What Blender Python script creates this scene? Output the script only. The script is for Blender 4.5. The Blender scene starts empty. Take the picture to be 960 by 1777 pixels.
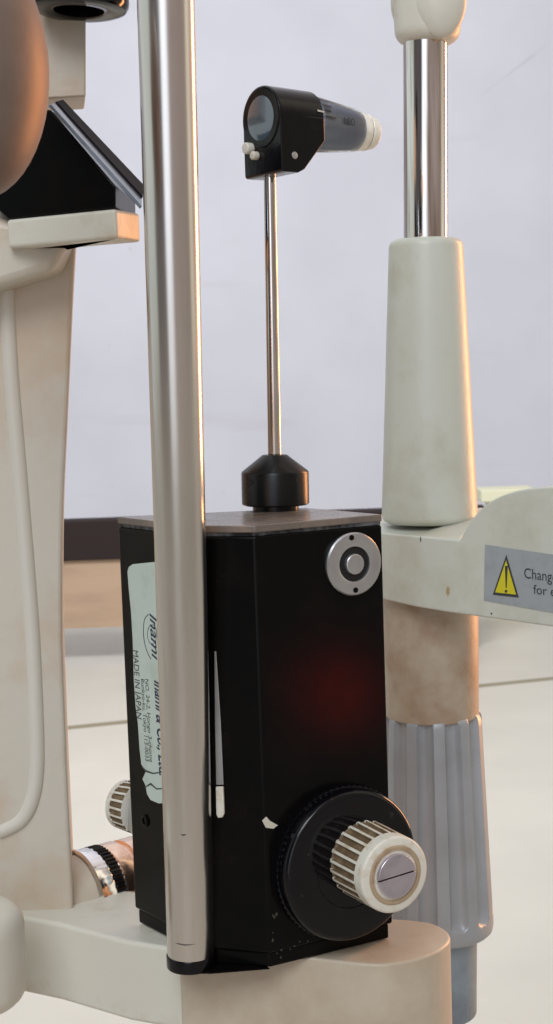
import bpy, bmesh, random
from math import *
from mathutils import Vector, Matrix, Quaternion

random.seed(4)
sc = bpy.context.scene
col = sc.collection
U = 0.01                      # everything below is written in centimetres
V = Vector

# ---------------------------------------------------------------- camera
F, PITCH, ROLL = 2500.0, radians(5.35), radians(-1.95)
CAMZ = 110.0
CR = Matrix.Rotation(pi / 2 - PITCH, 3, 'X') @ Matrix.Rotation(ROLL, 3, 'Z')
cam_d = bpy.data.cameras.new('camera')
cam = bpy.data.objects.new('camera', cam_d)
col.objects.link(cam)
cam.matrix_world = Matrix.Translation((0, 0, CAMZ * U)) @ CR.to_4x4()
cam_d.sensor_fit = 'VERTICAL'
cam_d.sensor_height = 24.0
cam_d.lens = 24.0 * F / 1777.0
cam_d.clip_start = 0.01
cam_d.clip_end = 100.0
cam_d.dof.use_dof = True
cam_d.dof.focus_distance = 0.41
cam_d.dof.aperture_fstop = 45.0
sc.camera = cam
sc.render.resolution_x, sc.render.resolution_y = 553, 1024
sc.view_settings.view_transform = 'Standard'
sc.view_settings.look = 'None'
sc.view_settings.exposure = 0.14
sc.view_settings.gamma = 1.0

def ray(px, py):
    return CR @ V(((px - 480) / F, -(py - 888.5) / F, -1.0))
def at(px, py, Y):
    r = ray(px, py)
    return r * (Y / r.y) + V((0, 0, CAMZ))
def atz(px, py, z):
    r = ray(px, py)
    return r * ((z - CAMZ) / r.z) + V((0, 0, CAMZ))
def atplane(px, py, p, n):
    r = ray(px, py); o = V((0, 0, CAMZ))
    return o + r * ((p - o).dot(n) / r.dot(n))
def depth(P):
    return -(CR.transposed() @ (P - V((0, 0, CAMZ)))).z
def cm(px, P):                # a length of px photo pixels at P, in cm
    return px * depth(P) / F

# ---------------------------------------------------------------- light
world = bpy.data.worlds.new('World')
sc.world = world
world.use_nodes = True
wn, wl = world.node_tree.nodes, world.node_tree.links
wn.clear()
wo = wn.new('ShaderNodeOutputWorld'); bg = wn.new('ShaderNodeBackground')
tc = wn.new('ShaderNodeTexCoord'); sx = wn.new('ShaderNodeSeparateXYZ')
at2 = wn.new('ShaderNodeMath'); at2.operation = 'ARCTAN2'
mr = wn.new('ShaderNodeMapRange')
rp = wn.new('ShaderNodeValToRGB')
ny = wn.new('ShaderNodeMath'); ny.operation = 'MULTIPLY'; ny.inputs[1].default_value = -1
wl.new(tc.outputs['Generated'], sx.inputs[0])
wl.new(sx.outputs['X'], at2.inputs[0])            # azimuth, 0 = straight back from the subject to the room, + = right
wl.new(sx.outputs['Y'], ny.inputs[0]); wl.new(ny.outputs[0], at2.inputs[1])
wl.new(at2.outputs[0], mr.inputs['Value'])
mr.inputs['From Min'].default_value = -pi; mr.inputs['From Max'].default_value = pi
wl.new(mr.outputs[0], rp.inputs['Fac'])
def stops(ramp, lst):
    e = ramp.elements
    while len(e) > 1: e.remove(e[0])
    e[0].position = lst[0][0]; e[0].color = (*lst[0][1], 1)
    for p, c in lst[1:]:
        k = e.new(p); k.color = (*c, 1)
def az(d): return (d + 180) / 360.0
stops(rp.color_ramp, [                            # the room around the instrument: pale walls, dark doorway, bright window
    (az(-175), (.66, .66, .72)), (az(-100), (.56, .60, .58)), (az(-72), (.54, .59, .56)),
    (az(-64), (.10, .09, .09)), (az(-27), (.07, .06, .065)),
    (az(-18), (1.30, 1.38, 1.5)), (az(-3), (1.25, 1.32, 1.45)),
    (az(9), (.33, .275, .26)), (az(78), (.29, .24, .21)), (az(86), (.75, .68, .55)),
    (az(98), (.75, .68, .55)), (az(106), (.40, .34, .32)), (az(140), (.5, .45, .45)), (az(178), (.62, .60, .66))])
# lower down the room is plainer: pale floor all round
mzf = wn.new('ShaderNodeMapRange'); mzf.inputs['From Min'].default_value = -.30; mzf.inputs['From Max'].default_value = .0
mzf.inputs['To Min'].default_value = .62; mzf.inputs['To Max'].default_value = 0.0
wl.new(sx.outputs['Z'], mzf.inputs['Value'])
mxf = wn.new('ShaderNodeMix'); mxf.data_type = 'RGBA'; mxf.inputs['B'].default_value = (.62, .56, .50, 1)
wl.new(mzf.outputs[0], mxf.inputs['Factor']); wl.new(rp.outputs['Color'], mxf.inputs['A'])
# ceiling brighter, floor side duller
mz = wn.new('ShaderNodeMapRange'); mz.inputs['From Min'].default_value = -1; mz.inputs['From Max'].default_value = 1
mz.inputs['To Min'].default_value = .55; mz.inputs['To Max'].default_value = 1.5
wl.new(sx.outputs['Z'], mz.inputs['Value'])
mx = wn.new('ShaderNodeVectorMath'); mx.operation = 'SCALE'
wl.new(mxf.outputs['Result'], mx.inputs[0]); wl.new(mz.outputs[0], mx.inputs['Scale'])
wl.new(mx.outputs[0], bg.inputs['Color']); bg.inputs['Strength'].default_value = 0.95
wl.new(bg.outputs[0], wo.inputs[0])

def area(name, loc, target, size, sizey, power, color):
    l = bpy.data.lights.new(name, 'AREA'); l.shape = 'RECTANGLE'
    l.size = size * U; l.size_y = sizey * U; l.energy = power; l.color = color
    o = bpy.data.objects.new(name, l); col.objects.link(o)
    o.location = V(loc) * U
    o.rotation_euler = (V(target) - V(loc)).to_track_quat('-Z', 'Y').to_euler()
    return o
area('window_light', (-25, -60, 190), (0, 40, 105), 70, 60, 7.0, (.93, .97, 1.0))
area('warm_lamp', (62, 92, 116), (-6, 38, 106), 13, 60, 5.5, (1.0, .42, .16))
area('wall_light', (-60, 250, 330), (0, 620, 130), 200, 120, 155.0, (.92, .95, 1.0))

# ---------------------------------------------------------------- materials
def nt(name):
    m = bpy.data.materials.new(name); m.use_nodes = True
    return m, m.node_tree.nodes, m.node_tree.links, m.node_tree.nodes['Principled BSDF']
def mat(name, c, rough=.5, metal=0.0, coat=0.0, spec=.5, c2=None, scale=60, lo=.45, hi=.7, bump=0.0, bscale=400, stretch=None, rvar=0.0):
    m, n, l, b = nt(name)
    b.inputs['Base Color'].default_value = (*c, 1); b.inputs['Roughness'].default_value = rough
    b.inputs['Metallic'].default_value = metal; b.inputs['Coat Weight'].default_value = coat
    b.inputs['Specular IOR Level'].default_value = spec
    t = n.new('ShaderNodeTexCoord'); mp = n.new('ShaderNodeMapping')
    l.new(t.outputs['Object'], mp.inputs[0])
    if stretch: mp.inputs['Scale'].default_value = stretch
    if c2:
        ns = n.new('ShaderNodeTexNoise'); ns.inputs['Scale'].default_value = scale; ns.inputs['Detail'].default_value = 7
        ns.inputs['Roughness'].default_value = .62
        l.new(mp.outputs[0], ns.inputs['Vector'])
        r = n.new('ShaderNodeValToRGB'); r.color_ramp.elements[0].position = lo; r.color_ramp.elements[1].position = hi
        r.color_ramp.elements[0].color = (*c, 1); r.color_ramp.elements[1].color = (*c2, 1)
        l.new(ns.outputs['Fac'], r.inputs['Fac']); l.new(r.outputs['Color'], b.inputs['Base Color'])
    if rvar:
        n2 = n.new('ShaderNodeTexNoise'); n2.inputs['Scale'].default_value = scale * 2.3; n2.inputs['Detail'].default_value = 5
        l.new(mp.outputs[0], n2.inputs['Vector'])
        q = n.new('ShaderNodeMapRange'); q.inputs['To Min'].default_value = max(.02, rough - rvar); q.inputs['To Max'].default_value = rough + rvar
        l.new(n2.outputs['Fac'], q.inputs['Value']); l.new(q.outputs[0], b.inputs['Roughness'])
    if bump:
        n3 = n.new('ShaderNodeTexNoise'); n3.inputs['Scale'].default_value = bscale; n3.inputs['Detail'].default_value = 3
        l.new(mp.outputs[0], n3.inputs['Vector'])
        bp = n.new('ShaderNodeBump'); bp.inputs['Strength'].default_value = bump; bp.inputs['Distance'].default_value = .0004
        l.new(n3.outputs['Fac'], bp.inputs['Height']); l.new(bp.outputs[0], b.inputs['Normal'])
    return m
M = {}
M['cream'] = mat('cream_enamel', (.64, .62, .54), .38, c2=(.46, .37, .25), scale=38, lo=.52, hi=.78, bump=.25, rvar=.1)
M['arm_tan'] = mat('tan_stained_enamel', (.53, .46, .36), .4, c2=(.36, .26, .17), scale=30, lo=.48, hi=.85, bump=.25, rvar=.1)
M['cream_green'] = mat('cream_green_enamel', (.58, .605, .54), .36, c2=(.44, .42, .31), scale=30, lo=.5, hi=.8, bump=.25, rvar=.1)
M['cream_stained'] = mat('stained_cream_enamel', (.50, .44, .35), .45, c2=(.33, .21, .13), scale=45, lo=.42, hi=.75, bump=.25, rvar=.1)
M['beige'] = mat('beige_enamel', (.58, .54, .46), .4, c2=(.52, .37, .24), scale=25, lo=.45, hi=.75, bump=.25, rvar=.1)
M['black'] = mat('black_satin_paint', (.0022, .0024, .0026), .21, c2=(.005, .0035, .003), scale=90, rvar=.03, spec=.12)
M['collar'] = mat('black_anodised', (.003, .003, .0035), .28, c2=(.006, .006, .006), scale=90, rvar=.08, spec=.3)
M['black_gloss'] = mat('black_gloss_plastic', (.0025, .0025, .004), .13, c2=(.008, .007, .006), scale=160, lo=.55, hi=.8, rvar=.06, bump=.08, spec=.3)
M['black_left'] = mat('black_grained_paint', (.008, .011, .013), .42, bump=.6, bscale=900, spec=.5)
M['lid'] = mat('dusty_black_lid', (.13, .105, .09), .28, c2=(.26, .20, .155), scale=70, lo=.45, hi=.8, rvar=.1, spec=.8)
M['worn_edge'] = mat('worn_metal_edge', (.16, .17, .19), .35, metal=.6, c2=(.012, .012, .012), scale=120, lo=.38, hi=.55)
M['steel'] = mat('brushed_steel', (.70, .67, .64), .21, metal=1.0, c2=(.60, .57, .53), scale=160, lo=.4, hi=.75, stretch=(1, 1, .03), rvar=.05)
M['chrome'] = mat('chrome', (.88, .87, .86), .08, metal=1.0, c2=(.45, .40, .34), scale=140, lo=.55, hi=.75, stretch=(1, 1, .06), rvar=.05)
M['satin_metal'] = mat('satin_aluminium', (.52, .53, .54), .34, metal=.9, rvar=.08, c2=(.44, .45, .46), scale=80)
M['screw'] = mat('polished_screw_steel', (.66, .62, .74), .22, metal=1.0, rvar=.06, c2=(.5, .48, .55), scale=150)
M['drum'] = mat('worn_black_drum', (.0025, .0025, .004), .10, c2=(.03, .027, .022), scale=230, lo=.62, hi=.72, rvar=.05, bump=.06, spec=.32)
M['worn_chrome'] = mat('worn_streaked_chrome', (.82, .80, .78), .1, metal=1.0, c2=(.36, .28, .22), scale=260, lo=.40, hi=.66, stretch=(1, 1, .035), rvar=.08)
M['copper'] = mat('copper', (.86, .62, .48), .16, metal=1.0, c2=(.66, .40, .27), scale=120)
M['bronze'] = mat('brown_metallic_paint', (.20, .15, .125), .5, metal=.35, c2=(.165, .12, .10), scale=60, bump=.1)
M['grey_plastic'] = mat('grey_plastic', (.38, .41, .44), .36, c2=(.33, .345, .365), metal=.15, scale=50, rvar=.02)
M['blue_grey'] = mat('blue_grey_plastic', (.27, .34, .39), .42, c2=(.18, .22, .26), scale=50, bump=.2)
M['ivory'] = mat('ivory_plastic', (.70, .68, .60), .35, c2=(.50, .40, .25), scale=260, lo=.5, hi=.75)
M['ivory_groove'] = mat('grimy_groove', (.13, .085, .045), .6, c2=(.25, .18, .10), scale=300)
M['ivory_dirty'] = mat('tan_inner_ring', (.42, .32, .21), .45, c2=(.3, .2, .12), scale=260)
M['mint'] = mat('mint_paper_label', (.52, .60, .55), .5, c2=(.42, .47, .40), scale=120, lo=.5, hi=.8)
M['silver_label'] = mat('silver_grey_label', (.33, .37, .39), .42, c2=(.29, .32, .34), scale=180)
M['ink'] = mat('dark_ink', (.035, .04, .045), .5)
M['ink_blue'] = mat('blue_black_ink', (.02, .02, .05), .5)
M['yellow'] = mat('warning_yellow', (.62, .56, .02), .45)
M['dark_hole'] = mat('dark_recess', (.004, .003, .003), .6)
M['tick_glint_white'] = mat('engraved_glint_white', (.6, .58, .48), .5)
M['matte_black'] = mat('matte_black_paint', (.006, .007, .011), .6, spec=.06)
M['stain'] = mat('yellow_brown_stain', (.40, .30, .14), .5, c2=(.52, .46, .32), scale=300)
M['scuff'] = mat('wall_scuff', (.575, .57, .61), .8, c2=(.60, .60, .65), scale=9)
M['grime'] = mat('brown_grime', (.05, .042, .03), .6)
M['mark'] = mat('grey_rub_mark', (.12, .11, .10), .5, metal=.3)
M['trim'] = mat('pale_bead_enamel', (.64, .61, .54), .35, bump=.1)
M['board'] = mat('dark_brown_wood', (.026, .017, .017), .75, spec=.15, c2=(.028, .017, .016), scale=3, stretch=(1, 1, 8))
M['panel'] = mat('tan_wood_panel', (.42, .29, .19), .6, c2=(.36, .24, .16), scale=3, stretch=(1, 1, 5))
M['cab'] = mat('pale_yellow_laminate', (.80, .78, .55), .5)

def clear_mat():
    m, n, l, b = nt('clear_plastic')
    tr = n.new('ShaderNodeBsdfTransparent'); gl = n.new('ShaderNodeBsdfGlossy'); gl.inputs['Roughness'].default_value = .06
    tr.inputs['Color'].default_value = (.93, .95, .97, 1)
    fr = n.new('ShaderNodeFresnel'); fr.inputs['IOR'].default_value = 1.5
    mi = n.new('ShaderNodeMixShader'); o = n['Material Output']
    l.new(fr.outputs[0], mi.inputs[0]); l.new(tr.outputs[0], mi.inputs[1]); l.new(gl.outputs[0], mi.inputs[2])
    l.new(mi.outputs[0], o.inputs[0]); return m
M['clear'] = clear_mat()
M['prism'] = mat('smoky_blue_prism', (.36, .41, .52), .12, c2=(.31, .36, .47), scale=90, coat=.4)
M['prism_tip'] = mat('milky_prism_tip', (.86, .86, .78), .2, coat=.5, c2=(.6, .6, .5), scale=120)
M['lens'] = mat('coated_lens', (.07, .10, .14), .1, coat=1.0, c2=(.045, .07, .09), scale=70, spec=.9)
M['mirror'] = mat('mirror_glass', (.2, .24, .29), .15, metal=.6, c2=(.12, .15, .19), scale=100)

def wall_mat():
    m, n, l, b = nt('lavender_wall_paint')
    t = n.new('ShaderNodeTexCoord'); ns = n.new('ShaderNodeTexNoise'); ns.inputs['Scale'].default_value = 1.6; ns.inputs['Detail'].default_value = 8
    l.new(t.outputs['Object'], ns.inputs['Vector'])
    r = n.new('ShaderNodeValToRGB'); e = r.color_ramp.elements
    e[0].position = .35; e[0].color = (.60, .60, .655, 1); e[1].position = .7; e[1].color = (.66, .665, .72, 1)
    l.new(ns.outputs['Fac'], r.inputs['Fac'])
    # faint scuffs
    mp = n.new('ShaderNodeMapping'); mp.inputs['Rotation'].default_value = (0, .75, 0); mp.inputs['Scale'].default_value = (.5, 1, 4.5)
    l.new(t.outputs['Object'], mp.inputs[0])
    n2 = n.new('ShaderNodeTexNoise'); n2.inputs['Scale'].default_value = 1.4; n2.inputs['Detail'].default_value = 3
    l.new(mp.outputs[0], n2.inputs['Vector'])
    r2 = n.new('ShaderNodeValToRGB'); r2.color_ramp.elements[0].position = .66; r2.color_ramp.elements[1].position = .74
    l.new(n2.outputs['Fac'], r2.inputs['Fac'])
    mi = n.new('ShaderNodeMix'); mi.data_type = 'RGBA'; mi.inputs['B'].default_value = (.50, .47, .47, 1)
    ml = n.new('ShaderNodeMath'); ml.operation = 'MULTIPLY'; ml.inputs[1].default_value = .22
    l.new(r2.outputs['Color'], ml.inputs[0]); l.new(ml.outputs[0], mi.inputs['Factor']); l.new(r.outputs['Color'], mi.inputs['A'])
    l.new(mi.outputs['Result'], b.inputs['Base Color']); b.inputs['Roughness'].default_value = .75
    bp = n.new('ShaderNodeBump'); bp.inputs['Strength'].default_value = .2; n3 = n.new('ShaderNodeTexNoise'); n3.inputs['Scale'].default_value = 45
    l.new(t.outputs['Object'], n3.inputs['Vector']); l.new(n3.outputs['Fac'], bp.inputs['Height']); l.new(bp.outputs[0], b.inputs['Normal'])
    return m
def floor_mat():
    m, n, l, b = nt('cream_floor_tiles')
    t = n.new('ShaderNodeTexCoord'); mp = n.new('ShaderNodeMapping')
    mp.inputs['Rotation'].default_value = (0, 0, FLOOR_ROT); mp.inputs['Location'].default_value = FLOOR_LOC
    l.new(t.outputs['Object'], mp.inputs[0])
    br = n.new('ShaderNodeTexBrick'); br.offset = 0; br.squash = 1
    br.inputs['Scale'].default_value = 1; br.inputs['Brick Width'].default_value = 9.0; br.inputs['Row Height'].default_value = 3.2
    br.inputs['Mortar Size'].default_value = .03; br.inputs['Mortar Smooth'].default_value = .3
    br.inputs['Color1'].default_value = (.60, .56, .485, 1); br.inputs['Color2'].default_value = (.59, .555, .48, 1); br.inputs['Mortar'].default_value = (.27, .23, .15, 1)
    l.new(mp.outputs[0], br.inputs['Vector'])
    ns = n.new('ShaderNodeTexNoise'); ns.inputs['Scale'].default_value = 2.5; ns.inputs['Detail'].default_value = 6
    l.new(t.outputs['Object'], ns.inputs['Vector'])
    mi = n.new('ShaderNodeMix'); mi.data_type = 'RGBA'; mi.blend_type = 'MULTIPLY'; mi.inputs['Factor'].default_value = .25
    l.new(br.outputs['Color'], mi.inputs['A']); l.new(ns.outputs['Fac'], mi.inputs['B'])
    l.new(mi.outputs['Result'], b.inputs['Base Color']); b.inputs['Roughness'].default_value = .45
    return m

# ---------------------------------------------------------------- builders
def prop(o, label=None, cat=None, group=None, kind=None):
    if label: o['label'] = label
    if cat: o['category'] = cat
    if group: o['group'] = group
    if kind: o['kind'] = kind
    return o
def thing(name, loc, label, cat):
    o = bpy.data.objects.new(name, None); col.objects.link(o)
    o.empty_display_size = .02
    o.location = V(loc) * U
    o['origin'] = [float(x) for x in loc]
    return prop(o, label, cat)
def root_of(o):
    while o.parent: o = o.parent
    return o
ORG = {}
def obj(name, bm, m, parent=None, bevel=0.0, seg=3, ang=32, smooth=True, label=None, origin=None):
    """bm is in world centimetres; becomes one mesh object under parent"""
    o_ = V(origin) if origin is not None else V((0, 0, 0))
    if parent is not None: o_ = ORG[root_of(parent).name]
    bmesh.ops.recalc_face_normals(bm, faces=bm.faces)
    for v in bm.verts: v.co = (v.co - o_) * U
    me = bpy.data.meshes.new(name); bm.to_mesh(me); bm.free()
    for mm in (m if isinstance(m, (list, tuple)) else [m]): me.materials.append(mm)
    if smooth:
        me.shade_smooth(); me.set_sharp_from_angle(angle=radians(ang))
    o = bpy.data.objects.new(name, me); col.objects.link(o)
    if parent is None: o.location = o_ * U
    else: o.parent = parent
    if bevel:
        b = o.modifiers.new('bevel', 'BEVEL'); b.width = bevel * U; b.segments = seg; b.limit_method = 'ANGLE'; b.angle_limit = radians(30)
        b.harden_normals = False
        w = o.modifiers.new('wn', 'WEIGHTED_NORMAL'); w.keep_sharp = True
        me.shade_smooth()
    if label: o['label'] = label
    return o
def newthing(name, loc, label, cat):
    t = thing(name, loc, label, cat); del t['origin']; ORG[t.name] = V(loc); return t

def ext(bm, pts, vec):
    """solid from a polygon of world points pushed along vec"""
    vec = V(vec)
    a = [bm.verts.new(p) for p in pts]; b = [bm.verts.new(V(p) + vec) for p in pts]
    bm.faces.new(a); bm.faces.new(list(reversed(b)))
    n = len(a)
    for i in range(n): bm.faces.new((a[i], b[i], b[(i + 1) % n], a[(i + 1) % n]))
    return bm
def extrude(pts, vec): return ext(bmesh.new(), pts, vec)
def frame(axis):
    a = V(axis).normalized()
    h = V((0, 0, 1)) if abs(a.z) < .9 else V((1, 0, 0))
    x = h.cross(a).normalized(); y = a.cross(x)
    return x, y, a
def lathe(p0, p1, prof, seg=64, bm=None, rf=None, cap=(True, True)):
    """prof: list of (t, r); t in 0..1 along p0->p1 (may go outside), r in cm; rf(theta,t)->radius offset"""
    bm = bm or bmesh.new()
    x, y, a = frame(p1 - p0); L = (p1 - p0).length
    rings = []
    for t, r in prof:
        rg = []
        for k in range(seg):
            th = 2 * pi * k / seg
            rr = r + (rf(th, t) if rf else 0)
            rg.append(bm.verts.new(p0 + a * (L * t) + (x * cos(th) + y * sin(th)) * rr))
        rings.append(rg)
    for A, B in zip(rings, rings[1:]):
        for k in range(seg): bm.faces.new((A[k], A[(k + 1) % seg], B[(k + 1) % seg], B[k]))
    if cap[0]: bm.faces.new(list(reversed(rings[0])))
    if cap[1]: bm.faces.new(rings[-1])
    return bm
def cyl(p0, p1, r0, r1=None, rd=0.0, seg=64, bm=None):
    """cylinder with rounded rims"""
    r1 = r0 if r1 is None else r1
    L = (p1 - p0).length
    prof = []
    if rd:
        for k in range(6):
            q = pi / 2 * k / 5; prof.append((rd * (1 - sin(q)) / L if False else rd * (1 - sin(q)) / L, r0 - rd + rd * cos(pi / 2 - q)))
        up = []
        for k in range(6):
            q = pi / 2 * k / 5; up.append((1 - rd * (1 - cos(q)) / L * 1.0, r1 - rd + rd * cos(q)))
        # first list: from rim of the cap outwards, second: from the side to the cap
        prof = [(rd * (1 - sin(pi / 2 * k / 5)) / L, r0 - rd * (1 - cos(pi / 2 * (k / 5)))) for k in range(5, -1, -1)]
        up = [(1 - rd * (1 - sin(pi / 2 * k / 5)) / L, r1 - rd * (1 - cos(pi / 2 * (k / 5)))) for k in range(0, 6)]
        prof = prof + up
    else: prof = [(0, r0), (1, r1)]
    return lathe(p0, p1, prof, seg, bm)
def ball(c, rx, ry=None, rz=None, rot=None, bm=None):
    bm = bm or bmesh.new(); ry = ry or rx; rz = rz or rx
    r = bmesh.ops.create_uvsphere(bm, u_segments=40, v_segments=24, radius=1)
    mt = Matrix.Diagonal((rx, ry, rz)).to_4x4()
    if rot: mt = rot.to_4x4() @ mt
    for v in r['verts']: v.co = mt @ v.co + V(c)
    return bm
def tube(pts, r, seg=12, hint=None):
    bm = bmesh.new(); pts = [V(p) for p in pts]; rings = []
    for i, p in enumerate(pts):
        d = (pts[min(i + 1, len(pts) - 1)] - pts[max(i - 1, 0)]).normalized()
        x, y, a = frame(d) if hint is None else (hint, d.cross(hint).normalized(), d); rr = r[i] if isinstance(r, list) else r
        rings.append([bm.verts.new(p + (x * cos(2 * pi * k / seg) + y * sin(2 * pi * k / seg)) * rr) for k in range(seg)])
    for A, B in zip(rings, rings[1:]):
        for k in range(seg): bm.faces.new((A[k], A[(k + 1) % seg], B[(k + 1) % seg], B[k]))
    bm.faces.new(list(reversed(rings[0]))); bm.faces.new(rings[-1]); return bm
def smoothpts(p, n=6):
    """Catmull-Rom through 2-D points"""
    out = []
    for i in range(len(p) - 1):
        a, b, c, d = p[max(i - 1, 0)], p[i], p[i + 1], p[min(i + 2, len(p) - 1)]
        for k in range(n):
            t = k / n
            out.append(tuple(.5 * ((2 * b[j]) + (-a[j] + c[j]) * t + (2 * a[j] - 5 * b[j] + 4 * c[j] - d[j]) * t * t + (-a[j] + 3 * b[j] - 3 * c[j] + d[j]) * t ** 3) for j in (0, 1)))
    out.append(p[-1]); return out
def text_bm(s, width, height, p, xd, yd, shear=0.0, bold=0.0, depth_=.004):
    """lettering as mesh, fitted to width x height (cm; height of a capital), lower left corner at p"""
    cu = bpy.data.curves.new('t', 'FONT'); cu.body = s; cu.size = 1; cu.shear = shear; cu.offset = bold; cu.resolution_u = 3
    ob = bpy.data.objects.new('t', cu); col.objects.link(ob)
    dg = bpy.context.evaluated_depsgraph_get(); dg.update()
    me = bpy.data.meshes.new_from_object(ob.evaluated_get(dg))
    bpy.data.objects.remove(ob); bpy.data.curves.remove(cu)
    x1 = max(v.co.x for v in me.vertices); x0 = min(v.co.x for v in me.vertices)
    sx_, sy_ = width / (x1 - x0), height / .70
    bm = bmesh.new(); bm.from_mesh(me); bpy.data.meshes.remove(me)
    nd = xd.cross(yd).normalized()
    for v in bm.verts: v.co = p + xd * ((v.co.x - x0) * sx_) + yd * (v.co.y * sy_) + nd * depth_
    return bm
def join(bms):
    out = bmesh.new()
    for b in bms:
        me = bpy.data.meshes.new('j'); b.to_mesh(me); b.free(); out.from_mesh(me); bpy.data.meshes.remove(me)
    return out

# ================================================================= SETTING
FLOORZ = 0.0
A = atz(835, 1190, 0); B = atz(108, 1264, 0)      # one grout line, on the floor
gd = (A - B).normalized(); FLOOR_ROT = -atan2(gd.y, gd.x)
q = Matrix.Rotation(FLOOR_ROT, 3, 'Z') @ (A * U)
FLOOR_LOC = (4.0, -(q.y - 3.2 * floor(q.y / 3.2)), 0)
M['floor'] = floor_mat(); M['wall'] = wall_mat()
WY = 760.0
bm = extrude([V((-1500, -400, -6)), V((1500, -400, -6)), V((1500, WY + 20, -6)), V((-1500, WY + 20, -6))], (0, 0, 6))
prop(obj('floor', bm, M['floor'], smooth=False), kind='structure')
bm = extrude([V((-1500, WY, .4)), V((1500, WY, .4)), V((1500, WY, 420)), V((-1500, WY, 420))], (0, 18, 0))
prop(obj('wall', bm, M['wall'], smooth=False), kind='structure')

def blob(name, on, cx, cy, rx, ry, n, m, parent, rot=0, thick=.006, jag=.3, pts=14):
    ps = []
    for k in range(pts):
        a_ = 2 * pi * k / pts; q_ = 1 + random.uniform(-jag, jag)
        dx, dy = rx * cos(a_) * q_, ry * sin(a_) * q_
        ps.append(on(cx + dx * cos(rot) - dy * sin(rot), cy + dx * sin(rot) + dy * cos(rot)))
    return obj(name, extrude(ps, n * thick), m, parent, smooth=False)
wall_o = bpy.data.objects['wall']; ORG['wall'] = V((0, 0, 0))
onW = lambda x, y: at(x, y, WY - .02)
blob('scuff', onW, 905, 112, 66, 2.2, V((0, -1, 0)), M['scuff'], wall_o, rot=radians(-38), thick=.05, jag=.5, pts=30)
for cx, cy, q in ((190, 598, 2), (195, 846, 2.2), (226, 432, 3), (388, 855, 2)):
    blob('speck', onW, cx, cy, q, q * 1.1, V((0, -1, 0)), M['scuff'], wall_o, thick=.05)
# table far behind
TY = 560.0
tl, tr_ = at(-120, 912, TY), at(845, 870, TY)
bl = at(108, 974, TY)
zt_, zb_ = at(108, 905, TY).z, bl.z
t0 = newthing('table', ((tl.x + tr_.x) / 2, TY + 30, 0), 'long low table with dark brown top and tan panel far behind the instrument', 'table')
def boxpts(x0, x1, y0, z): return [V((x0, y0, z)), V((x1, y0, z))]
def slab(x0, x1, y0, y1, z0, z1): return extrude([V((x0, y0, z0)), V((x1, y0, z0)), V((x1, y1, z0)), V((x0, y1, z0))], (0, 0, z1 - z0))
obj('table_top', slab(tl.x, tr_.x, TY, TY + 12, zb_, zt_), M['board'], t0, bevel=.6)
obj('front_panel', slab(tl.x + 3, tr_.x - 4, TY + 2, TY + 5, 14, zb_ - .1), M['panel'], t0)
obj('leg', slab(tr_.x - 10, tr_.x - 4, TY + 6, TY + 11, 0, zb_ - .1), M['board'], t0)
obj('leg', slab(tl.x + 4, tl.x + 10, TY + 6, TY + 11, 0, zb_ - .1), M['board'], t0)
# cabinet right of the table
CY = 638.0
c0, c1 = at(835, 851, CY), at(922, 872, CY)
t1 = newthing('cabinet', ((c0.x + c1.x) / 2, CY + 20, 0), 'pale yellow cabinet standing at the right end of the dark table', 'cabinet')
obj('top', slab(c0.x, c1.x + 2, CY, CY + 20, at(835, 872, CY).z, c0.z), M['cab'], t1, bevel=.5)
obj('body', slab(c0.x + 4.5, c1.x, CY + 2, CY + 20, 0, at(835, 872, CY).z - .1), M['cab'], t1, bevel=.4)
obj('door', slab(c0.x + 6, c1.x - 2, CY + .6, CY + 1.9, 4, at(835, 872, CY).z - 2), M['cab'], t1, bevel=.2)

# ================================================================= SLIT LAMP (cream instrument on the left)
C1 = at(470, 1682, 37); ZB = C1.z
SL = newthing('slit_lamp', atz(-40, 1600, ZB - 3), 'cream slit lamp column and arm with mirror, barrel and black cap at the left', 'slit lamp')
# base arm: plan outline on the plane the tonometer stands on
edge = [(20, 1588), (100, 1602), (220, 1633), (300, 1648), (420, 1656), (545, 1663), (640, 1673), (690, 1671), (735, 1661), (767, 1646), (781, 1630), (776, 1616), (752, 1603), (715, 1597), (670, 1594), (500, 1577), (300, 1553), (120, 1532), (30, 1540)]
ZA = ZB - .03
el = [(12, 1586), (100, 1602), (220, 1633), (318, 1648), (318, 1557), (120, 1532), (20, 1540)]
obj('arm_link', extrude([atz(x, y, ZA) for x, y in el], (0, 0, -2.35)), M['cream'], SL, bevel=.12, seg=4)
edge = [(311, 1650)] + edge[4:16] + [(311, 1556)]
edge = [(311, 1650), (420, 1656), (545, 1663), (640, 1673), (690, 1671), (735, 1661), (767, 1646), (781, 1630), (776, 1616), (752, 1603), (715, 1597), (670, 1594), (500, 1577), (311, 1556)]
pl = [atz(x, y, ZA) for x, y in edge[:3]] + [atz(x, y, ZA) for x, y in smoothpts(edge[2:12], 5)[1:]] + [atz(x, y, ZA) for x, y in edge[12:]]
obj('base_arm', extrude([p + V((0, 0, .006)) for p in pl], (0, 0, -5.5)), M['arm_tan'], SL, bevel=.07, seg=4)
# hub
h0, h1 = at(-58, 1742, 38.5), at(-62, 1574, 38.5)
obj('hub', cyl(h0, h1, cm(104, h0), cm(102, h0), rd=.55), M['cream'], SL)
k0, k1 = at(-36, 1722, 38.5), at(-36, 1700, 38.5)
obj('hub_foot', cyl(k0, k1, cm(76, k0), rd=.05), M['black'], SL)
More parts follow.
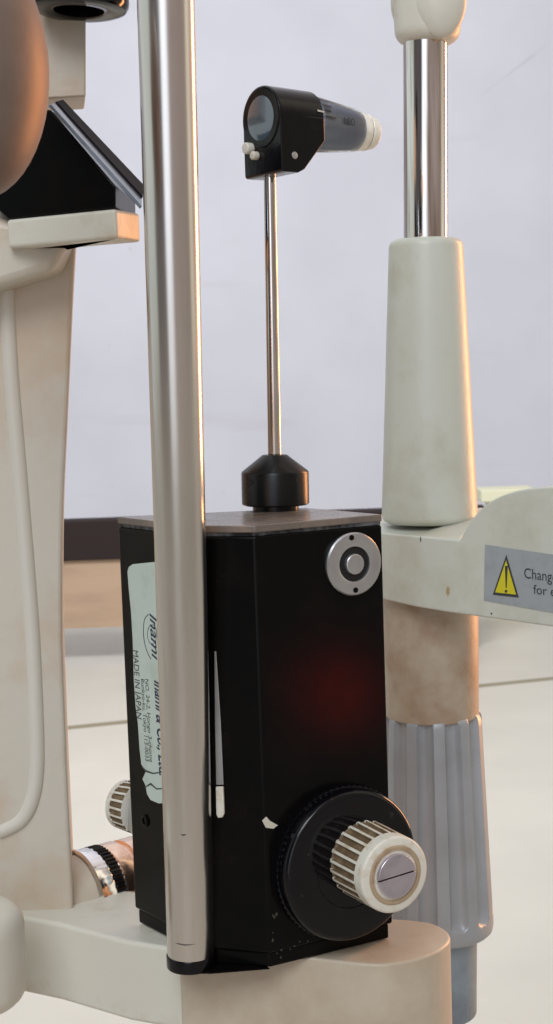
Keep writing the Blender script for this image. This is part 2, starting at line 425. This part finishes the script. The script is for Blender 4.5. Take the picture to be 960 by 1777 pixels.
# column
cy = 42.0
cpts = [(135, 370), (131, 430), (126, 520), (117, 720), (109, 900), (108, 1100), (113, 1250), (119, 1400), (124, 1500), (128, 1600)]
cp = [at(x, y, cy) for x, y in smoothpts(cpts, 5)] + [at(-330, 1600, cy), at(-330, 330, cy)]
obj('column', extrude(cp, (-.6, 4.5, 0)), M['beige'], SL, bevel=.16, seg=4)
ep = [(-40, 250), (-8, 320), (8, 420), (14, 560), (20, 660), (32, 800), (43, 930), (56, 1100), (63, 1250), (64, 1330), (56, 1385), (36, 1422), (-2, 1442), (-60, 1448)]
pp = [at(x, y, cy - .1) for x, y in smoothpts(ep, 5)] + [at(-320, 1448, cy - .1), at(-320, 250, cy - .1)]
obj('column_cover', extrude(pp, (0, .4, 0)), M['beige'], SL, bevel=.05, seg=4)
tp = [at(x, y, cy + .06) for x, y in smoothpts(ep[1:-1], 5)]
obj('trim', tube([p for p in tp], .25, 16, V((0, 1, 0))), M['trim'], SL)
# shoulder boss, chrome and copper rings behind the tonometer
bd = V((.80, .60, .02)).normalized()
b1 = at(140, 1560, 44.0); b0 = b1 - bd * 1.3
obj('boss', cyl(b0, b1, 1.42, rd=.1), M['beige'], SL)
obj('chrome_ring', lathe(b1, b1 + bd * .55, [(0, 1.46), (.08, 1.53), (.25, 1.53), (.30, 1.49), (.9, 1.49), (1, 1.46)], 96, rf=lambda th, t: .02 * cos(60 * th) if t > .85 else 0), M['chrome'], SL)
obj('dark_ring', lathe(b1 + bd * .55, b1 + bd * .95, [(0, 1.40), (.1, 1.47), (.9, 1.47), (1, 1.40)], 180, rf=lambda th, t: .035 * cos(60 * th)), M['black_gloss'], SL)
obj('copper_ring', lathe(b1 + bd * .9, b1 + bd * 2.3, [(0, 1.44), (.06, 1.48), (.38, 1.48), (.42, 1.36), (.50, 1.36), (.54, 1.46), (.95, 1.46), (1, 1.4)], 96), M['copper'], SL)
# mirror platform
PZ = at(200, 362, 38.5).z
pf = [atz(x, y, PZ) for x, y in [(12, 381), (200, 362), (236, 364), (243, 372), (150, 392), (-60, 420)]]
plat = [atz(12, 381, PZ), atz(200, 362, PZ), atz(243, 370, PZ), atz(243, 370, PZ) + V((-5, 2.5, 0)), atz(12, 381, PZ) + V((0, 3, 0))]
obj('mirror_platform', extrude(plat, (0, 0, -.78)), M['cream'], SL, bevel=.1, seg=4)
obj('platform_arm', extrude([at(x, y, 40.5) for x, y in [(-200, 350), (60, 385), (120, 400), (110, 432), (95, 470), (-200, 560)]], (0, 2.4, 0)), M['beige'], SL, bevel=.3)
pn = (atz(200, 362, PZ) - atz(12, 381, PZ)).normalized(); pnn = V((pn.y, -pn.x, 0))
pA = atz(200, 362, PZ) - pnn * .05
hp = [atplane(x, y, pA, pnn) for x, y in [(88, 190), (200, 322), (201, 361), (14, 380), (-40, 330), (-40, 190)]]
back = V((.25, 3.0, 0))
obj('mirror_housing', extrude(hp, back), M['black'], SL, bevel=.05)
n0, n1 = at(84, 184, 38.2), at(243, 363, 38.6)
f0, f1 = at(104, 178, 40.6), at(244, 326, 40.6)
up = V((.06, 0, .06))
w = .38
m0, m1 = n0.lerp(f0, w), n1.lerp(f1, w)
obj('mirror', extrude([n0, n1, m1, m0], up), M['mirror'], SL, bevel=.02)
obj('mirror_frame', extrude([m0.lerp(f0, .02), m1.lerp(f1, .02), f1, f0], up * 1.5), M['matte_black'], SL, bevel=.03)
# big brown barrel end
bc = at(-52, 118, 31.5)
obj('barrel', ball(bc, cm(136, bc), cm(150, bc), cm(226, bc)), M['bronze'], SL)
# lamp tube with black cap
tb = [at(x, y, 42.5) for x, y in [(30, 10), (149, 8), (149, 167), (30, 174)]]
obj('lamp_tube', extrude(tb, (-.3, 2.0, 0)), M['beige'], SL, bevel=.06)
q0, q1 = at(137, 21, 41.5), at(138, -80, 41.5)
R = cm(86, q0)
obj('black_cap', lathe(q0, q1, [(.30, .62 * R / 1.3), (.02, .66 * R / 1.3), (0, .72 * R / 1.3), (0.0, R * .86), (.03, R * .95), (.10, R), (.16, R * 1.01), (.9, R), (1, R * .9)], 72), M['black_gloss'], SL)

# ================================================================= TONOMETER (black box)
ZT = at(440, 912, 37).z
C2 = atz(683, 1628, ZB); C0 = atz(372, 1674, ZB); BL = atz(235, 1600, ZB)
C3 = C2 + (BL - C0) * .82
TN = newthing('tonometer', ((C0 + C2) / 2).to_tuple(), 'black box tonometer with ribbed ivory dial knob and lens head on a thin stem', 'tonometer')
up_ = lambda p, z: V((p.x, p.y, z))
plan = [C0, C1, C2, C3, BL]
cen = sum(plan, V()) / 5
ins = lambda p, d: p + (cen - p).normalized() * d
obj('body', extrude([up_(p, ZB + .42) for p in plan], (0, 0, ZT - .28 - ZB - .42)), M['black'], TN, bevel=.07)
obj('base_plate', extrude([up_(ins(p, .12), ZB) for p in plan], (0, 0, .42)), M['black'], TN, bevel=.05)
obj('gap_strip', extrude([up_(ins(p, .05), ZT - .28) for p in plan], (0, 0, .1)), M['worn_edge'], TN)
obj('lid', extrude([up_(ins(p, 0), ZT - .19) for p in plan], (0, 0, .19)), M['lid'], TN, bevel=.03)

FR = (C2 - C1).normalized(); NR = V((FR.y, -FR.x, 0))          # right (front) face
FL = (C0 - BL).normalized(); NL = V((FL.y, -FL.x, 0))          # left face
FC = (C1 - C0).normalized(); NC = V((FC.y, -FC.x, 0))          # chamfer face
onR = lambda x, y, d=0: atplane(x, y, C1 + NR * d, NR)
onL = lambda x, y, d=0: atplane(x, y, BL + NL * d, NL)
onC = lambda x, y, d=0: atplane(x, y, C0 + NC * d, NC)

# round socket ring
s = onR(611, 978); r = cm(55, s)
obj('socket_ring', lathe(s - NR * .05, s + NR * .16, [(0, r * .98), (.75, r), (.95, r * .96), (1, r * .9), (1, r * .62), (.9, r * .56), (.2, r * .54)], 72, cap=(True, True)), M['satin_metal'], TN)
obj('socket_recess', cyl(s + NR * .05, s + NR * .075, r * .55), M['dark_hole'], TN)
obj('socket_pin', cyl(s, s + NR * .2, r * .33, rd=.05), M['satin_metal'], TN)
for dx, dy in ((610, 933), (617, 1024)):
    c = onR(dx, dy, .15); obj('ring_screw', cyl(c, c + NR * .03, .075, rd=.01, seg=20), M['black'], TN)

# added out-of-view red spot, aimed at the black face to give its red glow
hp_ = onR(588, 1200); vd = (hp_ - V((0, 0, CAMZ))).normalized()
rd_ = vd - NR * (2 * vd.dot(NR))
rl = bpy.data.lights.new('red_glow_spot', 'SPOT'); rl.energy = .085; rl.color = (1.0, .02, .01); rl.spot_size = radians(7); rl.spot_blend = 1.0; rl.shadow_soft_size = .014
ro = bpy.data.objects.new('red_glow_spot', rl); col.objects.link(ro); ro.location = (hp_ + rd_ * 30) * U
ro.rotation_euler = (-rd_).to_track_quat('-Z', 'Y').to_euler()
# dial drum and knob
def fluted(p, n, r0, r1, L, nf, parent, groove=.09):
    """ribbed knob growing from p along n: ivory ribs over dark grooves"""
    N = nf * 14
    prof = [(0, r0 * .97), (.03, r0)] + [(t / 20, r0 + (r1 - r0) * t / 20) for t in range(1, 20)] + [(.975, r1 * .995), (.99, r1 * .975), (1, r1 * .93)]
    def rf(th, t):
        c = .5 + .5 * cos(nf * th)
        g = min(1, max(0, (c - .14) / .34)); g = g * g * (3 - 2 * g)
        lim = .72
        e = 1 if t < lim else max(0, 1 - ((t - lim) / .045) ** 2)
        if t < .04: e *= 0.4
        return -groove * g * e
    prof = prof[:]
    prof = sorted(set(prof + [(.72 + .009 * k, r0 + (r1 - r0) * (.72 + .009 * k)) for k in range(6)]))
    bm = lathe(p, p + n * L, prof, N, rf=rf)
    bm.faces.ensure_lookup_table()
    x, y, a = frame(n)
    for f in bm.faces:
        c = f.calc_center_median() - p
        t = c.dot(a) / L; rr = (c - a * c.dot(a)).length
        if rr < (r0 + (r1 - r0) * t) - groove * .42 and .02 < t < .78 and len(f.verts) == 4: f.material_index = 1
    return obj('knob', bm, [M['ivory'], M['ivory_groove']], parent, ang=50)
d0 = onR(593, 1493); DR = cm(131, d0); DT = .62
obj('dial_drum', lathe(d0 - NR * .05, d0 + NR * DT, [(0, DR * 1.02), (.35, DR * 1.02), (.37, DR * .985), (.48, DR * .985), (.5, DR * 1.0), (.80, DR), (.9, DR * .985), (.97, DR * .96), (1, DR * .92), (1.0, DR * .55), (.97, DR * .54)], 360, rf=lambda th, t: .022 * cos(72 * th) if .3 < t < .49 else 0), M['drum'], TN)
kb = d0 + NR * (DT - .03) + FR * .30 + V((0, 0, .18))
KL = 1.62; KR = 1.01
knob = fluted(kb, NR, KR * 1.03, KR, KL, 24, TN)
ke = kb + NR * KL
obj('knob_inner_ring', lathe(ke - NR * .1, ke + NR * .035, [(0, KR * .78), (.8, KR * .78), (1, KR * .74), (1, KR * .66), (.5, KR * .64)], 64), M['ivory_dirty'], knob)
# slotted screw: two half discs with a slot between
sc_r = KR * .57
sd = (FR * cos(radians(4)) + V((0, 0, 1)) * sin(radians(4))).normalized(); se = NR.cross(sd) * -1
for sgn in (1, -1):
    pts = [ke + sd * (sc_r * cos(a_)) + se * (sgn * (sc_r * sin(a_) + .018)) for a_ in [pi * k / 24 for k in range(25)]]
    pts = [ke + sd * (sc_r * cos(pi * k / 24)) + se * sgn * max(.018, sc_r * sin(pi * k / 24)) for k in range(25)]
    obj('screw_head', extrude([p - NR * .02 for p in pts], NR * .13), M['screw'], knob, bevel=.025)
obj('screw_slot', cyl(ke - NR * .02, ke + NR * .05, sc_r * .93), M['dark_hole'], knob)
# opposite side knob, seen past the left edge
lk = at(243, 1402, 41.8); nb = (-NR + V((-.55, 0, 0))).normalized()
k2 = fluted(lk, nb, .78, .72, .75, 20, TN, groove=.08)
axp = cyl(lk - nb * 2.0, lk + nb * .02, .35)
obj('knob_axle', axp, M['black'], TN)

# collar on the lid
cc = atz(480, 884, ZT)
cY = cc.y
def coll(y): return at(478 + (y - 850) * .02, y, cY)
p0, p1 = coll(892), coll(789); L = (p1 - p0).length
pxr = cm(1, p0)
T = lambda y: (892 - y) / (892 - 789)
obj('collar', lathe(p0, p1, [(0, 40 * pxr), (T(876), 40 * pxr), (T(875.5), 56 * pxr), (T(873), 58.5 * pxr), (T(820), 58.5 * pxr), (T(817), 57 * pxr), (T(790.5), 23 * pxr), (1, 21 * pxr)], 72), M['collar'], TN)
ax = V((0, -1, 0))
for hx in (437, 517):
    c = at(hx, 832, cY - 58 * pxr * sqrt(max(.05, 1 - ((hx - 478) / 58.5) ** 2)))
    nn = V((c.x - coll(832).x, c.y - coll(832).y, 0)).normalized()
    c = coll(832) + nn * 58.5 * pxr
    obj('collar_hole', cyl(c - nn * .05, c + nn * .006, .085, seg=24), M['dark_hole'], TN)
# stem
s0, s1 = coll(795), at(468, 285, cY)
obj('stem', cyl(s0, s1, 11.5 * pxr, 10.2 * pxr, rd=.01), M['worn_chrome'], TN)
# lens head
AX = V((cos(radians(37)), sin(radians(37)), 0)); AD = V((AX.y, -AX.x, 0))   # along the barrel / toward us across it
hc = at(455, 205, cY)                     # left end centre of the head
u = cm(1, hc)
# shift so that the stem enters the middle of its underside
hs = at(452, 205, cY - .25)
HR = 55 * u; HL = 99 * u; ZBt = at(468, 306, cY).z
def P(a, d, z): return V((hs.x, hs.y, 0)) + AX * a + AD * d + V((0, 0, z))
zc = hs.z
prof = []
cyl_b = lathe(P(0, 0, zc), P(HL, 0, zc), [(.0, HR * .88), (.0, HR * .95), (.02, HR * .98), (.05, HR), (.98, HR * .97), (1, HR * .95)], 72)
blk = []
sidep = [(.03, zc), (.03, ZBt + .05), (.09, ZBt), (HL * .38, ZBt), (HL * .52, ZBt + .10), (HL * .995, zc - HR * .72), (HL * .995, zc)]
blk = extrude([P(a, HR * .985, z) for a, z in sidep], -AD * (2 * HR * .985))
head = obj('lens_head', join([cyl_b, blk]), M['black_gloss'], TN, bevel=.035)
obj('lens', ball(P(.03, 0, zc), .05, HR * .86, HR * .86, rot=Matrix.Rotation(radians(37), 3, 'Z')), M['lens'], head)
pc = P(-.02, HR * -.40, zc - HR * .85)
obj('pivot_pin', cyl(P(.05, -HR * .55, zc - HR * .86), P(-.22, -HR * .55, zc - HR * .86), .16, rd=.05, seg=24), M['ivory'], head)
obj('pivot_pin', cyl(P(.05, -HR * .28, zc - HR * 1.12), P(-.16, -HR * .28, zc - HR * 1.12), .12, rd=.04, seg=24), M['ivory'], head)
sp = P(HL * .30, HR * .985, zc - HR * 1.25)
obj('side_screw', cyl(sp, sp + AD * .02, .10, rd=.01, seg=24), M['satin_metal'], head)
obj('index_mark', extrude([P(HL * (.84 + .15 * k), HR * .99, zc + z) for k, z in ((0, .20), (1, .17), (1, .13), (0, .15))], AD * .012), M['tick_glint_white'], head)
# measuring prism
PL1 = 112 * u; r_a, r_b = 46.5 * u, 35.5 * u
pa, pb = P(HL * .9, 0, zc - .02), P(HL * 1.0 + PL1, 0, zc - .10)
pd = (pb - pa).normalized()
prism = obj('prism_body', cyl(pa, pb, r_a, r_b, rd=.01), M['prism'], head)
obj('clear_sleeve', lathe(pa, pb, [(.12, r_a * 1.07), (.98, r_b * 1.07)], 64, cap=(False, False)), M['clear'], prism)
obj('tip_ring', cyl(pb, pb + pd * 20 * u, r_b * 1.02, r_b * .93, rd=.02), M['prism_tip'], prism)
obj('tip_gap', cyl(pb + pd * 19 * u, pb + pd * 22 * u, r_b * .88), M['ink'], prism)
obj('prism_tip', cyl(pb + pd * 21.5 * u, pb + pd * 42 * u, r_b * .93, r_b * .82, rd=.05), M['prism_tip'], prism)
PLn = (pb - pa).length
def onp(t, ang):                      # point on the cone
    side = AD * cos(ang) + V((0, 0, 1)) * sin(ang)
    rr = r_a + (r_b - r_a) * t + .006
    return pa + pd * (PLn * t) + side * (rr * 1.075), side
for i, (ang, ln) in enumerate([(62, .13), (47, .17), (33, .20), (20, .15), (7, .24)]):
    bm = bmesh.new(); vs = []
    for t, dz in ((.135, -2.2), (.135 + ln * .9, -2.2), (.135 + ln * .9, 2.2), (.135, 2.2)):
        vs.append(onp(t, radians(ang + dz))[0])
    obj('tick', ext(bm, vs, onp(.2, radians(ang))[1] * .008), M['ink'], prism, smooth=False)
p_, s_ = onp(.50, radians(-3)); tdir = pd
obj('lettering', text_bm('180', 20 * u / cos(radians(37)), 13 * u, p_ + s_ * .012, pd, V((0, 0, 1))), M['ink'], prism, smooth=False)

# left face: label, screw
labp = [(222, 992), (224, 984), (231, 979), (300, 972), (322, 1392), (276, 1394), (262, 1388), (256, 1378), (253, 1362), (248, 1352), (254, 1338), (246, 1326), (243, 1300), (240, 1255), (236, 1225), (233, 1180), (231, 1110), (228, 1060), (224, 1020)]
lab = obj('maker_label', extrude([onL(x, y, .004) for x, y in labp], NL * .012), M['mint'], TN, smooth=False)
DN = V((0, 0, -1)); RT = FL
def ltxt(s, x, y0, y1, capx, **k):
    a, b = onL(x, y0, .018), onL(x + (y1 - y0) * .055, y1, .018)
    d = (b - a).normalized()
    yd = NL.cross(d).normalized()
    c = onL(x + capx, y0, .018)
    return text_bm(s, (b - a).length, abs((c - a).dot(yd)), a, d, yd, **k)
obj('lettering', ltxt('MADE IN JAPAN', 231, 1128, 1246, 9), M['ink'], lab, smooth=False)
obj('lettering', ltxt('Bunkyo-ku, Tokyo 113-0033', 245, 1178, 1320, 6), M['ink'], lab, smooth=False)
obj('lettering', ltxt('NO. 24-2, Hongo 3-chome', 252, 1178, 1322, 6), M['ink'], lab, smooth=False)
obj('lettering', ltxt('Inami & Co., Ltd.', 268, 1180, 1345, 14, shear=.3, bold=.02), M['ink_blue'], lab, smooth=False)
obj('lettering', ltxt('Inami', 260, 1064, 1146, 13, shear=.4, bold=.01), M['ink_blue'], lab, smooth=False)
arc = [onL(x, y, .02) for x, y in smoothpts([(258, 1066), (251, 1075), (249, 1095), (251, 1115), (256, 1132), (262, 1144)], 5)]
obj('logo_arc', tube(arc, .011, 6), M['ink_blue'], lab)
arc = [onL(264 + 8 * cos(a_ * pi / 12), 1101 + 17 * sin(a_ * pi / 12), .02) for a_ in range(25)]
obj('logo_ring', tube(arc, .008, 6), M['ink_blue'], lab)
# creases in the torn bottom of the label
for pts in ([(246, 1330), (254, 1338), (266, 1342), (280, 1340)], [(252, 1366), (262, 1360), (272, 1369), (286, 1368)]):
    obj('label_tear', tube([onL(x, y, .018) for x, y in pts], [.012, .03, .02, .015], 6), M['ink'], lab)
c = onL(253, 1424)
obj('side_screw', lathe(c, c + NL * .06, [(0, .17), (.8, .17), (1, .15), (1, .1), (.4, .09)], 32), M['black'], TN)

# pale lever in the slot beside the steel rod
blade = [(373, 1130), (376, 1130), (384, 1250), (389, 1361), (376, 1361), (374, 1250)]
lev = obj('lever', extrude([onC(x, y, .02) for x, y in blade], NC * .05), M['satin_metal'], TN, bevel=.01)
tip = [(376, 1364), (389, 1364), (391, 1410), (388, 1417), (380, 1418), (377, 1411)]
obj('lever_tip', extrude([onC(x, y, .02) for x, y in tip], NC * .09), M['ivory'], lev, bevel=.02)
glint_pts = [(447, 1428), (455, 1415), (463, 1421), (480, 1431), (470, 1437), (458, 1436)]
bmc = extrude([onR(max(x, 452), y, -.002) for x, y in glint_pts], NR * .012)
# reflection on the right face built as a pale patch, then worn flakes
obj('glint_and_chip', extrude([onR(x, y, -.002) for x, y in [(455, 1424), (462, 1417), (468, 1424), (482, 1432), (474, 1438), (461, 1436)]], NR * .012), M['tick_glint_white'], TN, smooth=False)

for k in range(16):
    a_ = radians(random.uniform(105, 215))
    c_ = d0 - FR * (DR * random.uniform(1.05, 1.22) * -cos(a_) * -1) if False else d0 + FR * (DR * random.uniform(1.06, 1.25) * cos(a_)) + V((0, 0, -DR * random.uniform(1.0, 1.15) * sin(a_ - radians(55))))
    c_ = c_ + NR * (C1 - c_).dot(NR)
    if (c_ - C1).dot(FR) < .08: continue
    q_ = random.uniform(.012, .05); up3 = V((0, 0, 1))
    ps = [c_ - NR * .002 + FR * (q_ * random.uniform(.5, 1.3) * cos(b_ * pi / 4)) + up3 * (q_ * random.uniform(.5, 1.6) * sin(b_ * pi / 4)) for b_ in range(8)]
    obj('glint_and_chip', extrude(ps, NR * .008), M['grime'], TN, smooth=False)

# ================================================================= STEEL ROD WITH BLACK FOOT
fz = ZB - .05
f0 = atz(332, 1676, fz)
RODY = f0.y
rb = at(331.5, 1655, RODY); rt = at(286, -70, RODY - 2.6)
RD = newthing('steel_rod', f0.to_tuple(), 'tall brushed steel rod on a black foot in front of the black box', 'rod')
obj('shaft', cyl(rb, rt, cm(41, rb), cm(50.5, rt), rd=.02, seg=96), M['steel'], RD)
obj('foot', cyl(f0, up_(f0, fz + .38), cm(42.5, f0), rd=.05), M['black_gloss'], RD)
for x, y, wx, wy in ((317, 1407, 5, 3), (320, 1618, 19, 2.2)):      # dark rubbed marks on the shaft
    ct = rb.lerp(rt, (1655 - y) / (1655 + 70)); fwd = V((ct.x, ct.y, 0)).normalized() * -1; sdw = V((-fwd.y, fwd.x, 0))
    rr = cm(41, rb) + (cm(50.5, rt) - cm(41, rb)) * (1655 - y) / 1725
    k = cm(1, ct); vs = []
    for q_ in range(13):
        a_ = ((x - wx + 2 * wx * q_ / 12) - 331 + (1655 - y) * .026) * k / rr
        vs.append((a_, sin(pi * q_ / 12)))
    ring = [ct + fwd * cos(a_) * (rr + .004) + sdw * sin(a_) * (rr + .004) + V((0, 0, h_ * wy * k)) for a_, h_ in vs] + [ct + fwd * cos(a_) * (rr + .004) + sdw * sin(a_) * (rr + .004) - V((0, 0, h_ * wy * k)) for a_, h_ in reversed(vs[1:-1])]
    bm = bmesh.new(); bm.faces.new([bm.verts.new(p) for p in ring]); bmesh.ops.triangulate(bm, faces=bm.faces[:])
    obj('rubbed_mark', bm, M['mark'], RD, smooth=False)
# foot plate reaching to the box
fp = [atz(x, y, fz + .02) for x, y in [(300, 1660), (316, 1690), (368, 1690), (468, 1682), (440, 1660)]]
obj('foot_plate', extrude(fp, (0, 0, .03)), M['black'], RD)

# ================================================================= CHIN REST FRAME (right)
GY = 50.0
CH = newthing('chin_rest', at(756, 1760, GY).to_tuple(), 'cream chin rest frame with tapered column, fluted grey grip and warning label', 'chin rest')
a0, a1 = at(746, 906, GY), at(739, 415, GY)
obj('upright', cyl(a0, a1, cm(83, a0), cm(64.5, a1), rd=.28), M['cream_green'], CH)
a0, a1 = at(739, 425, GY), at(738, 40, GY)
obj('post', cyl(a0, a1, cm(38.5, a0), cm(38.5, a1)), M['worn_chrome'], CH)
a0, a1 = at(742, 77, GY), at(742, -90, GY)
kn = obj('clamp_knob', join([cyl(a0, a1, cm(57, a0), cm(62, a0), rd=.45), ball(at(716, 4, GY + .2), cm(38, a0), cm(38, a0), cm(57, a0))]), M['cream'], CH)
fc = at(765, -2, GY - cm(46, a0))
obj('knob_face', ball(fc, cm(44, a0), .5, cm(66, a0)), M['cream'], kn)
# arm
dA = V((cos(radians(48)), -sin(radians(48)), 0)); nA = V((dA.y, -dA.x, 0))
pA = at(744, 930, 47.2)
onA = lambda x, y, d=0: atplane(x, y, pA + nA * d, nA)
top = smoothpts([(798, 937), (808, 917), (822, 897), (840, 878), (862, 864), (885, 855), (915, 848), (960, 845), (1010, 851), (1060, 870), (1100, 905), (1130, 950)], 5)
low = [(1130, 1114), (960, 1088), (860, 1074), (780, 1063), (720, 1053), (665, 1040), (560, 1010)]
outl = [(560, 914), (668, 925)] + top + low
armb = extrude([onA(x, y) for x, y in outl], -nA * 1.6)
tz = at(744, 893, GY).z
ft = [onA(600, 918), onA(668, 925.5), onA(735, 931), onA(796, 937.5)]
shelf = bmesh.new()
bk = [at(590, 897, 53), at(660, 893, 53), at(760, 888, 53), at(838, 880, 50.5)]
fr = [p - nA * .02 + V((0, 0, -.01)) for p in ft]
lw = [V((p.x, p.y, onA(744, 1040).z)) for p in fr]; lb = [V((p.x, p.y, onA(744, 1040).z)) for p in bk]
vf = [shelf.verts.new(p) for p in fr]; vb = [shelf.verts.new(p) for p in bk]; vl = [shelf.verts.new(p) for p in lw]; vm = [shelf.verts.new(p) for p in lb]
for i in range(3):
    shelf.faces.new((vf[i], vf[i + 1], vb[i + 1], vb[i])); shelf.faces.new((vl[i], vl[i + 1], vf[i + 1], vf[i]))
    shelf.faces.new((vb[i], vb[i + 1], vm[i + 1], vm[i])); shelf.faces.new((vm[i], vm[i + 1], vl[i + 1], vl[i]))
shelf.faces.new((vf[0], vb[0], vm[0], vl[0])); shelf.faces.new((vf[3], vl[3], vm[3], vb[3]))
obj('arm', join([armb, shelf]), M['cream_green'], CH, bevel=.13, seg=4)
# label with the warning triangle
lb_ = obj('warning_label', extrude([onA(x, y, .004) for x, y in [(842, 945), (1120, 986), (1120, 1092), (840, 1042)]], nA * .012), M['silver_label'], CH, smooth=False)
tri = [onA(x, y, .018) for x, y in [(879, 963), (900.5, 1037), (855.5, 1032)]]
obj('triangle_border', extrude(tri, nA * .008), M['ink'], lb_, smooth=False)
tc_ = sum(tri, V()) / 3
obj('triangle_fill', extrude([tc_ + (p - tc_) * .80 + nA * .01 for p in tri], nA * .006), M['yellow'], lb_, smooth=False)
ex = [onA(x, y, .036) for x, y in [(876.5, 982), (881.5, 982), (879.3, 1020), (877.7, 1020)]]
dot = [onA(878.4 + 2.2 * cos(a_ * pi / 6), 1026 + 2.8 * sin(a_ * pi / 6), .036) for a_ in range(12)]
obj('exclamation_mark', join([extrude(ex, nA * .005), extrude(dot, nA * .005)]), M['ink'], lb_, smooth=False)
def atxt(s, x0, x1, y, cap):
    a, b = onA(x0, y, .022), onA(x1, y + (x1 - x0) * .13, .022)
    d = (b - a).normalized(); c = onA(x0, y - cap, .022)
    return text_bm(s, (b - a).length, (c - a).length, a, d, V((0, 0, 1)))
obj('lettering', atxt('Change', 910, 967, 1003, 18), M['ink'], lb_, smooth=False)
obj('lettering', atxt('for every', 926, 1000, 1030, 16), M['ink'], lb_, smooth=False)
blob('stain', lambda x, y: onA(x, y, .003), 778, 1026, 3.2, 8, nA, M['stain'], CH)
blob('stain', lambda x, y: onA(x, y, .003), 730, 936, 1, 5, nA, M['mark'], CH)
blob('speck', lambda x, y: onA(x, y, .003), 853, 1065, 1.6, 1.6, nA, M['ink'], CH)
# below the arm
a0, a1 = at(750, 1240, GY), at(747, 1030, GY)
obj('sleeve', cyl(a0, a1, cm(80.5, a0), cm(82, a0), rd=.05), M['cream_stained'], CH)
a0, a1 = at(761, 1613, GY), at(752, 1231, GY)
gr0, gr1 = cm(95, a0), cm(84, a1)
def grf(th, t):
    ph = ((11 * th + radians(182) + pi) % (2 * pi)) - pi
    e = 0 if t < .07 else min(1, sqrt(max(0, (t - .07) / .035))) if t < .105 else 1 if t < .965 else max(0, 1 - ((t - .965) / .035) ** 2)
    if e <= 0: return 0
    return -.24 * e * sqrt(max(0, 1 - (ph / (.58 * pi * min(1, .25 + e))) ** 2))
gp = [(0, gr0 * .80), (0.0, gr0 * .93), (.012, gr0 * .98), (.035, gr0), (.06, gr0)] + [(.07 + .005 * k, gr0) for k in range(8)] + [(.105 + .895 * k / 30 * .96, gr0 + (gr1 - gr0) * (k / 30)) for k in range(1, 31)] + [(.98, gr1 * .975), (.993, gr1 * .93), (1, gr1 * .82)]
obj('grip', lathe(a0, a1, gp, 11 * 26, rf=grf), M['grey_plastic'], CH, ang=60)
a0, a1 = at(763, 1757, GY), at(760, 1600, GY)
obj('grip_stub', cyl(a0, a1, cm(64, a0), cm(67, a0), rd=.12), M['blue_grey'], CH)
a0, a1 = at(763, 1800, GY), at(762, 1740, GY)
obj('spindle', cyl(a0, a1, cm(26, a0)), M['black'], CH)
